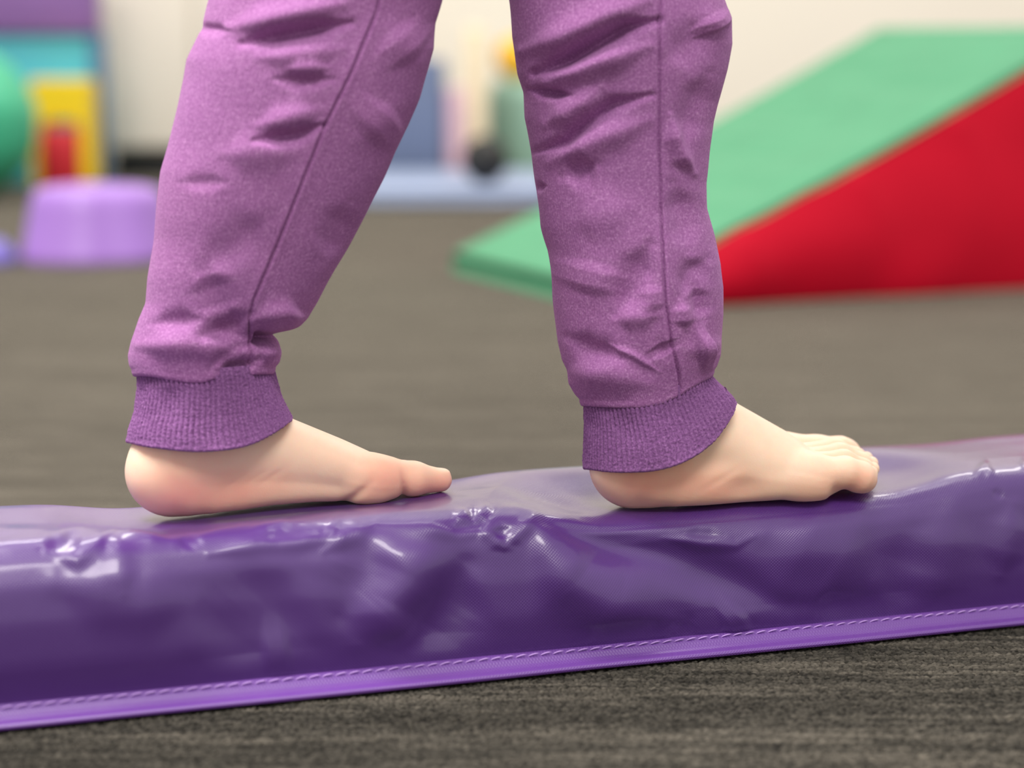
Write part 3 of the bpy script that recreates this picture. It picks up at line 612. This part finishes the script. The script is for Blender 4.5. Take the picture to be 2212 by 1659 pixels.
FRONT_FOLDS = [([(1150, 158), (1215, 132), (1290, 92), (1350, 60), (1425, 44)], 17, -.0062), ([(1130, 110), (1220, 80), (1320, 30), (1400, 0)], 30, .0032), ([(1180, 180), (1280, 140), (1400, 100)], 26, .0030),
    ([(1140, 192), (1190, 202), (1235, 206)], 9, -.0028), ([(1148, 329), (1218, 307), (1268, 263), (1325, 226), (1410, 205)], 14, -.0036), ([(1180, 268), (1260, 225), (1300, 190)], 24, .0022), ([(1190, 350), (1300, 300), (1400, 260)], 26, .0022),
    ([(1215, 382), (1290, 356)], 24, -.0022), ([(1150, 405), (1180, 402)], 7, -.0014), ([(1405, 530), (1370, 600), (1330, 680)], 27, -.0024), ([(1290, 560), (1270, 640)], 50, .0014), ([(1400, 610), (1410, 680)], 18, .0014), ([(1330, 690), (1420, 680)], 20, .0016),
    ([(1545, 60), (1500, 90), (1440, 130)], 34, -.0018), ([(1530, 30), (1555, 70)], 26, .0026), ([(1450, 250), (1456, 300), (1470, 340), (1500, 375)], 16, .0026), ([(1478, 310), (1500, 240), (1535, 160)], 28, -.0018), ([(1455, 400), (1480, 470), (1490, 540)], 26, -.0020),
    ([(1470, 640), (1495, 590), (1530, 560)], 22, -.0018), ([(1505, 620), (1520, 690)], 15, -.0020), ([(1470, 650), (1480, 710)], 14, .0018), ([(1495, 755), (1540, 745)], 30, .0032), ([(1225, 728), (1280, 760), (1340, 775)], 22, -.0022), ([(1315, 744), (1370, 768), (1425, 804)], 7, .0008),
    ([(1225, 800), (1330, 810), (1400, 830)], 30, .0022), ([(1440, 770), (1425, 740)], 22, -.0016), ([(1240, 480), (1360, 450)], 40, .0010)]
FRONT_SEAM = [(1427, -60), (1426, 19), (1424, 313), (1427, 439), (1437, 658), (1450, 740), (1466, 812), (1470, 850)]
lv, lq, luv = leg_surface(REAR_L, REAR_R, REAR_HEM, Y_L, REAR_FOLDS, REAR_SEAM, None, 0.0, 0.1)
rv, rq, ruv = leg_surface(FRONT_L, FRONT_R, FRONT_HEM, Y_R, FRONT_FOLDS, FRONT_SEAM, None, 40.0, 0.1)
# hips and waist, above the frame
hv, hq = tube([HIP + Z * (-.08 + .03 * i) for i in range(8)], [.02, .06, .085, .094, .096, .094, .091, .089], 40)
hv = HIP + (hv - HIP) * np.array([0.95, 1.05, 1]); capi = np.array([[len(hv) - 40 + i, len(hv) - 40 + (i + 1) % 40, len(hv)] for i in range(40)]); hv = np.concatenate([hv, [HIP + Z * .13]])
trous = under(obj('trousers', mesh_np('trousers', np.concatenate([lv, rv, hv]), [np.concatenate([lq, rq + len(lv), hq + len(lv) + len(rv)]), capi + len(lv) + len(rv)], uv=np.concatenate([luv, ruv, hv[:, [0, 2]]])), M['fleece'], label='purple fleece jogging trousers with creases at the knees'), person)

def cuff_mesh(name, Lp, Rp, top, bot, Y0, depth, nribs):
    """rib-knit tube: Lp/Rp outline points (v, px), top and bottom rim curves (cos, py)"""
    nc = nribs * 9; phi = np.linspace(-math.pi, math.pi, nc, endpoint=False); c = np.cos(phi); sn = np.sin(phi)
    v = np.linspace(0, 1, 80)[:, None]; Lp = np.array(Lp, float); Rp = np.array(Rp, float); top = np.array(top, float); bot = np.array(bot, float)
    l = np.interp(v, Lp[:, 0], Lp[:, 1]); r = np.interp(v, Rp[:, 0], Rp[:, 1])
    PX = (l + r) / 2 + (r - l) / 2 * c[None]; PY = np.interp(c, top[:, 0], top[:, 1])[None] * (1 - v) + np.interp(c, bot[:, 0], bot[:, 1])[None] * v
    PY = np.stack([np.convolve(np.concatenate([row[-30:], row, row[:30]]), np.hanning(61) / np.hanning(61).sum(), mode='valid') for row in PY])
    b = (r - l) / 2 / F * Y0 * depth * np.ones_like(PX); SN = np.broadcast_to(sn, PX.shape)
    near = at_y(PX, PY, Y0 - b * np.abs(SN)); plane = at_y(PX, PY, np.full(PX.shape, Y0))
    P = np.stack([plane[..., 0], Y0 + b * SN, near[..., 2]], -1)
    nor = np.stack([np.broadcast_to(c, PX.shape), SN / depth, np.zeros_like(PX)], -1); nor /= np.linalg.norm(nor, axis=-1)[..., None]
    wob = vnoise(np.stack([PX * 0 + phi[None] * 6, v * 3 + 0 * PX, 0 * PX], -1), 21) * 0.5
    rib = np.abs(np.cos((phi[None] + wob * 0.02) * nribs / 2)) ** 0.7
    amp = 0.0012 * np.clip((1.02 - v) * 14, 0.35, 1) * np.clip(v * 6, .5, 1)
    d = (rib - 1) * amp + vnoise(np.stack([phi[None] * 3 + 0 * PX, v * 2.5 + 0 * PX, 0 * PX], -1), 22) * 0.0011 + vnoise(np.stack([phi[None] * 40 + 0 * PX, v * 60 + 0 * PX, 0 * PX], -1), 23) * 0.0002
    P = P + nor * d[..., None]; last = P[-1]; cen = last.mean(0); rows = [P]
    for f, dz in ((.012, -.0009), (.035, -.0011), (.06, -.0004), (.09, .002), (.14, .007)):
        k = last + (cen - last) * np.array([f, f, 0]); k[:, 2] = last[:, 2] + dz; rows.append(k[None])
    P = np.concatenate(rows); nr = len(P)
    uv = np.stack(np.broadcast_arrays(phi[None] * 0.035, np.concatenate([v[:, 0], np.full(5, 1.0)])[:, None] * 0.034), -1).reshape(-1, 2)
    return mesh_np(name, P.reshape(-1, 3), grid_quads(nr, nc, True), uv=uv)
def rim(pts, l, r): return [((x - (l + r) / 2) / ((r - l) / 2), y) for x, y in pts]
rear_cuff = cuff_mesh('cuff', [(0, 293), (.3, 298), (.6, 291), (.85, 278), (1, 273)], [(0, 588), (.3, 596), (.6, 606), (.8, 616), (1, 632)],
    [(-1, 792), (0, 800), (1, 786)], rim([(273, 952), (330, 961), (400, 970), (450, 974), (520, 969), (560, 960), (600, 938), (622, 918), (632, 906)], 273, 632), Y_L, .9, 84)
front_cuff = cuff_mesh('cuff', [(0, 1258), (.4, 1263), (.8, 1262), (1, 1259)], [(0, 1534), (.3, 1542), (.7, 1572), (1, 1591)],
    [(-1, 856), (0, 852), (.5, 830), (1, 792)], rim([(1259, 1010), (1300, 1016), (1340, 1018), (1400, 1016), (1450, 1004), (1500, 980), (1540, 950), (1570, 910), (1584, 884), (1591, 866)], 1259, 1591), Y_R, .9, 84)
for me, lab in ((rear_cuff, 'ribbed purple cuff around the rear ankle'), (front_cuff, 'ribbed purple cuff around the front ankle')):
    o = obj('cuff', me, M['rib'], label=lab); o.parent = trous
    # trousers sit at minus the person's location; the cuff is in the same space

# ================================================================== wedge mat
Aw = at_z(1318, 674, 0.0); Rw = at_z(2212, 625, 0.0); Dw = (Rw - Aw) / np.linalg.norm(Rw - Aw); Nw = np.array([-Dw[1], Dw[0], 0])
WID, LEN, HT, TOE = 0.47, 0.655, 0.326, 0.030
wedge = empty('wedge_mat', tuple(Aw), label='green topped incline wedge mat with red sides behind the front leg', category='wedge mat')
def wpt(l, w_, z): return Aw + l[..., None] * Dw + w_[..., None] * Nw + z[..., None] * Z
def wtop(l):    # slightly sagging slope
    return TOE + (HT - TOE) * np.clip(l / LEN, 0, 1) - 0.008 * np.sin(np.clip(l / LEN, 0, 1) * math.pi)
def build_wedge_top():
    l = np.linspace(-0.004, LEN + 0.004, 160); w_ = np.linspace(-0.003, WID + 0.003, 90); Lg, Wg = np.meshgrid(l, w_, indexing='ij')
    z = wtop(Lg) + vnoise(np.stack([Lg * 26, Wg * 5, Lg * 0], -1), 31) * 0.005 + vnoise(np.stack([Lg * 60, Wg * 14, Lg * 0], -1), 32) * 0.0015
    e = np.minimum(np.minimum(Lg - l[0], l[-1] - Lg), np.minimum(Wg - w_[0], w_[-1] - Wg)); z = wtop(Lg) + (z - wtop(Lg)) * np.clip(e / .06, 0, 1); z -= 0.004 * np.clip(1 - e / 0.012, 0, 1) ** 2
    zb = np.maximum(wtop(Lg) - 0.012 - 0.03 * np.clip(1 - (Lg + .004) / .05, 0, 1), 0.001)
    T = wpt(Lg, Wg, z).reshape(-1, 3); B = wpt(Lg, Wg, zb).reshape(-1, 3); n = len(T); q = grid_quads(160, 90)
    g = np.arange(n).reshape(160, 90); ring = np.concatenate([g[:, 0], g[-1, 1:], g[::-1, -1][1:], g[0, ::-1][1:-1]]); r2 = np.roll(ring, -1)
    return mesh_np('top_panel', np.concatenate([T, B]), [q[:, ::-1], q + n, np.stack([ring, r2, r2 + n, ring + n], -1)])
under(obj('top_panel', build_wedge_top(), M['green'], label='mint green sloping top panel'), wedge)
def build_wedge_side(wpos, sgn):
    l = np.linspace(0.0, LEN, 120); t = np.linspace(0, 1, 50); Lg, Tg = np.meshgrid(l, t, indexing='ij')
    zt = wtop(Lg) - 0.004; z = Tg * zt
    bul = 0.012 * np.sin(Tg ** 0.8 * math.pi) * np.clip(Lg / 0.15, 0, 1)
    for l0 in (0.16, 0.315, 0.455, 0.58):      # short gathers below the top seam
        a = (Lg - l0) - (zt - z) * 0.45; bul += 0.0035 * np.exp(-(a / 0.013) ** 2) * np.exp(-((zt - z) / 0.07) ** 2) * (1 - np.exp(-((zt - z) / 0.016) ** 2))
    bul += vnoise(np.stack([Lg * 12, z * 12, z * 0], -1), 33) * 0.003
    P = wpt(Lg, wpos - sgn * bul, z + 0.001); q = grid_quads(120, 50)
    return P.reshape(-1, 3), q
sv, sq_ = build_wedge_side(np.zeros((120, 50)), 1); under(obj('side_panel', mesh_np('side_panel', sv, sq_), M['red'], label='red side panel'), wedge)
sv, sq_ = build_wedge_side(np.full((120, 50), WID), -1); under(obj('side_panel', mesh_np('side_panel', sv, sq_), M['red'], label='red side panel'), wedge)
g = np.linspace(0, WID, 20); t = np.linspace(0, 1, 20); G, T_ = np.meshgrid(g, t, indexing='ij')
P = wpt(np.full(G.shape, LEN) + 0.008 * np.sin(T_ * math.pi), G, T_ * (HT - 0.01) + 0.001)
under(obj('back_panel', mesh_np('back_panel', P.reshape(-1, 3), grid_quads(20, 20)), M['red'], label='red upright back panel'), wedge)

# ================================================================== things at the back of the room
def pz(px, py, y):      # world point on the plane y = const
    return at_y(px, py, y)
# play panel
ys = 4.60; xr = pz(222, 200, ys)[0]; xl = xr - 0.75
panel = empty('play_panel', (xr - 0.37, ys + 0.03, 0), label='upright cyan play panel with a purple top rail and blue post at the left', category='play panel')
z_top0 = pz(0, 72, ys)[2]
for nm, b, mt in (('top_rail', (xl - .01, xr - 0.010, ys - 0.012, ys + 0.07, z_top0, z_top0 + 0.16), 'purple'), ('board', (xl + .01, xr - 0.02, ys + 0.01, ys + 0.05, 0.0, z_top0), 'cyan'),
                  ('post', (xr - 0.026, xr, ys, ys + 0.06, 0, z_top0), 'navy'), ('post', (xl, xl + 0.026, ys, ys + 0.06, 0, z_top0), 'navy')):
    under(obj(nm, box_mesh(nm, *b, bevel=0.004), M[mt]), panel)
# yellow arch block with a red block in its opening
yb = ys - 0.14; x0 = pz(62, 200, yb)[0]; x1 = pz(192, 200, yb)[0]; zt = pz(0, 172, yb)[2]; zm = pz(0, 262, yb)[2]; lw = 0.022
av = [(x0, 0.0), (x0, zt), (x1, zt), (x1, 0.0), (x1 - lw, 0.0), (x1 - lw, zm - 0.012), (x1 - lw - 0.012, zm), (x0 + lw + .012, zm), (x0 + lw, zm - .012), (x0 + lw, 0.0)]
import bmesh
bm = bmesh.new(); fv = [bm.verts.new((x, yb, z)) for x, z in av]; f = bm.faces.new(fv); ex = bmesh.ops.extrude_face_region(bm, geom=[f])
for v_ in [e for e in ex['geom'] if isinstance(e, bmesh.types.BMVert)]: v_.co.y += 0.10
bmesh.ops.recalc_face_normals(bm, faces=bm.faces[:]); bmesh.ops.bevel(bm, geom=bm.edges[:], offset=0.004, segments=2, affect='EDGES'); me = bpy.data.meshes.new('arch_block'); bm.to_mesh(me); bm.free()
obj('arch_block', me, M['yellow'], label='yellow foam arch block standing in front of the cyan panel', category='block')
obj('foam_block', box_mesh('foam_block', x0 + lw + .002, x1 - lw - .002, yb - .02, yb + .07, 0.0, zm - 0.016, 0.006), M['redfoam'], label='small red foam block inside the yellow arch', category='block')
# green ball
yg = 4.15; rb = 0.150; xc = pz(78, 250, yg)[0] - rb
prof = [(rb * math.sin(a), rb - rb * math.cos(a)) for a in np.linspace(0.001, math.pi - 0.001, 40)]
prof = [(r * (1 + 0.006 * math.cos(18 * i)), z) for i, (r, z) in enumerate(prof)]
o = obj('exercise_ball', lathe_mesh('exercise_ball', prof, 64), M['ball'], label='large green rubber ball in front of the cyan panel', category='ball'); o.location = (xc, yg, 0)
# lavender stepping stone
pL = at_z(8, 572, 0); pR = at_z(352, 572, 0); cx = (pL[0] + pR[0]) / 2; hw_ = (pR[0] - pL[0]) / 2; yc = pL[1] + hw_ * 0.9
hst = 0.102
prof = [(hw_ * .98, 0.0), (hw_, 0.004), (hw_ * .985, 0.012), (hw_ * .96, .018), (hw_ * .86, hst * .72), (hw_ * .82, hst * .88), (hw_ * .76, hst * .965), (hw_ * .66, hst), (hw_ * .40, hst * 1.005), (hw_ * .38, hst * .985), (hw_ * .02, hst * .98)]
def tri(a): return 1 + 0.05 * np.cos(3 * a + 0.5) + 0.02 * np.cos(8 * a)
o = obj('stepping_stone', lathe_mesh('stepping_stone', prof, 96, tri), M['lav'], label='lavender plastic stepping stone on the carpet by the rear leg', category='stepping stone'); o.location = (cx, yc, 0)
p2 = at_z(58, 562, 0); r2 = 0.085
prof2 = [(r2 * .98, 0), (r2, .004), (r2 * .96, .012), (r2 * .85, .026), (r2 * .78, .031), (r2 * .4, .032), (r2 * .02, .031)]
o = obj('stepping_stone', lathe_mesh('stepping_stone', prof2, 64, lambda a: 1 + .03 * np.cos(4 * a)), M['bluev'], label='low blue violet stepping stone at the left edge of the picture', category='stepping stone'); o.location = (pL[0] - 0.075, p2[1] - 0.035, 0)
# white cabinet
yw = 4.85; c0 = pz(226, 200, yw)[0]; c1 = pz(620, 200, yw)[0]; zk = pz(0, 326, yw)[2]
cab = empty('cabinet', ((c0 + c1) / 2, yw + .15, 0), label='white cabinet on a black plinth behind the rear leg', category='cabinet')
under(obj('body', box_mesh('body', c0, c1, yw, yw + .35, zk, 0.9, .006), M['white']), cab)
under(obj('plinth', box_mesh('plinth', c0 + .015, c1 - .015, yw + .012, yw + .34, 0, zk), M['black'], label='black recessed plinth'), cab)
dx = (c1 - c0) / 2
for i in range(2):
    d_ = under(obj('door', box_mesh('door', c0 + i * dx + .004, c0 + (i + 1) * dx - .004, yw - .016, yw - .0005, zk + .01, .89, .003), M['white']), cab)
    h_ = obj('handle', box_mesh('handle', c0 + dx + (-.03 if i == 0 else .02), c0 + dx + (-.02 if i == 0 else .03), yw - .03, yw - .0165, .55, .67, .003), M['black']); h_.parent = d_
# blue-grey folded mat: two stacked panels
ym = float(at_z(980, 446, 0)[1]); xm0 = pz(640, 430, ym)[0]; xm1 = pz(1185, 430, ym)[0]
matE = empty('folding_mat', ((xm0 + xm1) / 2, ym + .2, 0), label='blue grey folded floor mat lying between the legs in the background', category='mat')
for i in range(2): under(obj('panel', box_mesh('panel', xm0, xm1, ym + .004 * i, ym + .62, .001 + .0165 * i, .0165 + .0165 * i, .006), M['bluemat']), matE)
# upright slate-blue block, pink and cream panels
def upright(nm, x0, x1, ytop, y, th, mt, label, cat, z0=0.0, bev=.01):
    a = pz(x0, 200, y)[0]; b = pz(x1, 200, y)[0]; zt = pz(0, ytop, y)[2]
    return obj(nm, box_mesh(nm, a, b, y, y + th, z0, zt, bev), M[mt], label=label, category=cat)
yq = ym + 0.66
upright('foam_block', 800, 958, 128, yq, .18, 'bluedark', 'tall slate blue foam block standing behind the folded mat', 'block')
upright('foam_board', 962, 1000, 190, yq + .02, .06, 'pink', 'narrow pink foam board upright beside the slate blue block', 'board')
upright('foam_board', 1004, 1050, 60, yq + .05, .06, 'cream', 'narrow cream foam board upright between the pink board and the green drum', 'board')
# sage drum with an orange ball on top, small black ball
yd = yq + 0.10; xa = pz(1052, 250, yd)[0]; rd = 0.16; zt = pz(0, 175, yd)[2]
prof = [(0.01, 0), (rd * .94, 0), (rd * .985, .006), (rd, .02), (rd, zt * .5), (rd, zt - .04), (rd * .97, zt - .018), (rd * .90, zt - .004), (rd * .8, zt), (0.01, zt)]
o = obj('foam_drum', lathe_mesh('foam_drum', prof, 64), M['sage'], label='pale sage green foam drum behind the front leg', category='drum'); o.location = (xa + rd, yd + rd, 0)
ro = 0.050; prof = [(ro * math.sin(a), ro - ro * math.cos(a)) for a in np.linspace(0.001, math.pi - .001, 30)]
prof = [(r * (1 + .008 * math.cos(9 * i)), z) for i, (r, z) in enumerate(prof)]
o = obj('rubber_ball', lathe_mesh('rubber_ball', prof, 40), M['orange'], label='orange yellow ball on top of the sage green drum', category='ball'); o.location = (xa + .068, yd + rd - .06, zt)
rk = 0.046; prof = [(rk * math.sin(a), rk - rk * math.cos(a)) for a in np.linspace(0.001, math.pi - .001, 26)]
prof = [(r * (1 + .008 * math.cos(9 * i)), z) for i, (r, z) in enumerate(prof)]
o = obj('rubber_ball', lathe_mesh('rubber_ball', prof, 40), M['black'], label='small black ball resting on the blue grey mat', category='ball'); pk = pz(1048, 380, ym + .16); o.location = (pk[0], ym + .16, .033)
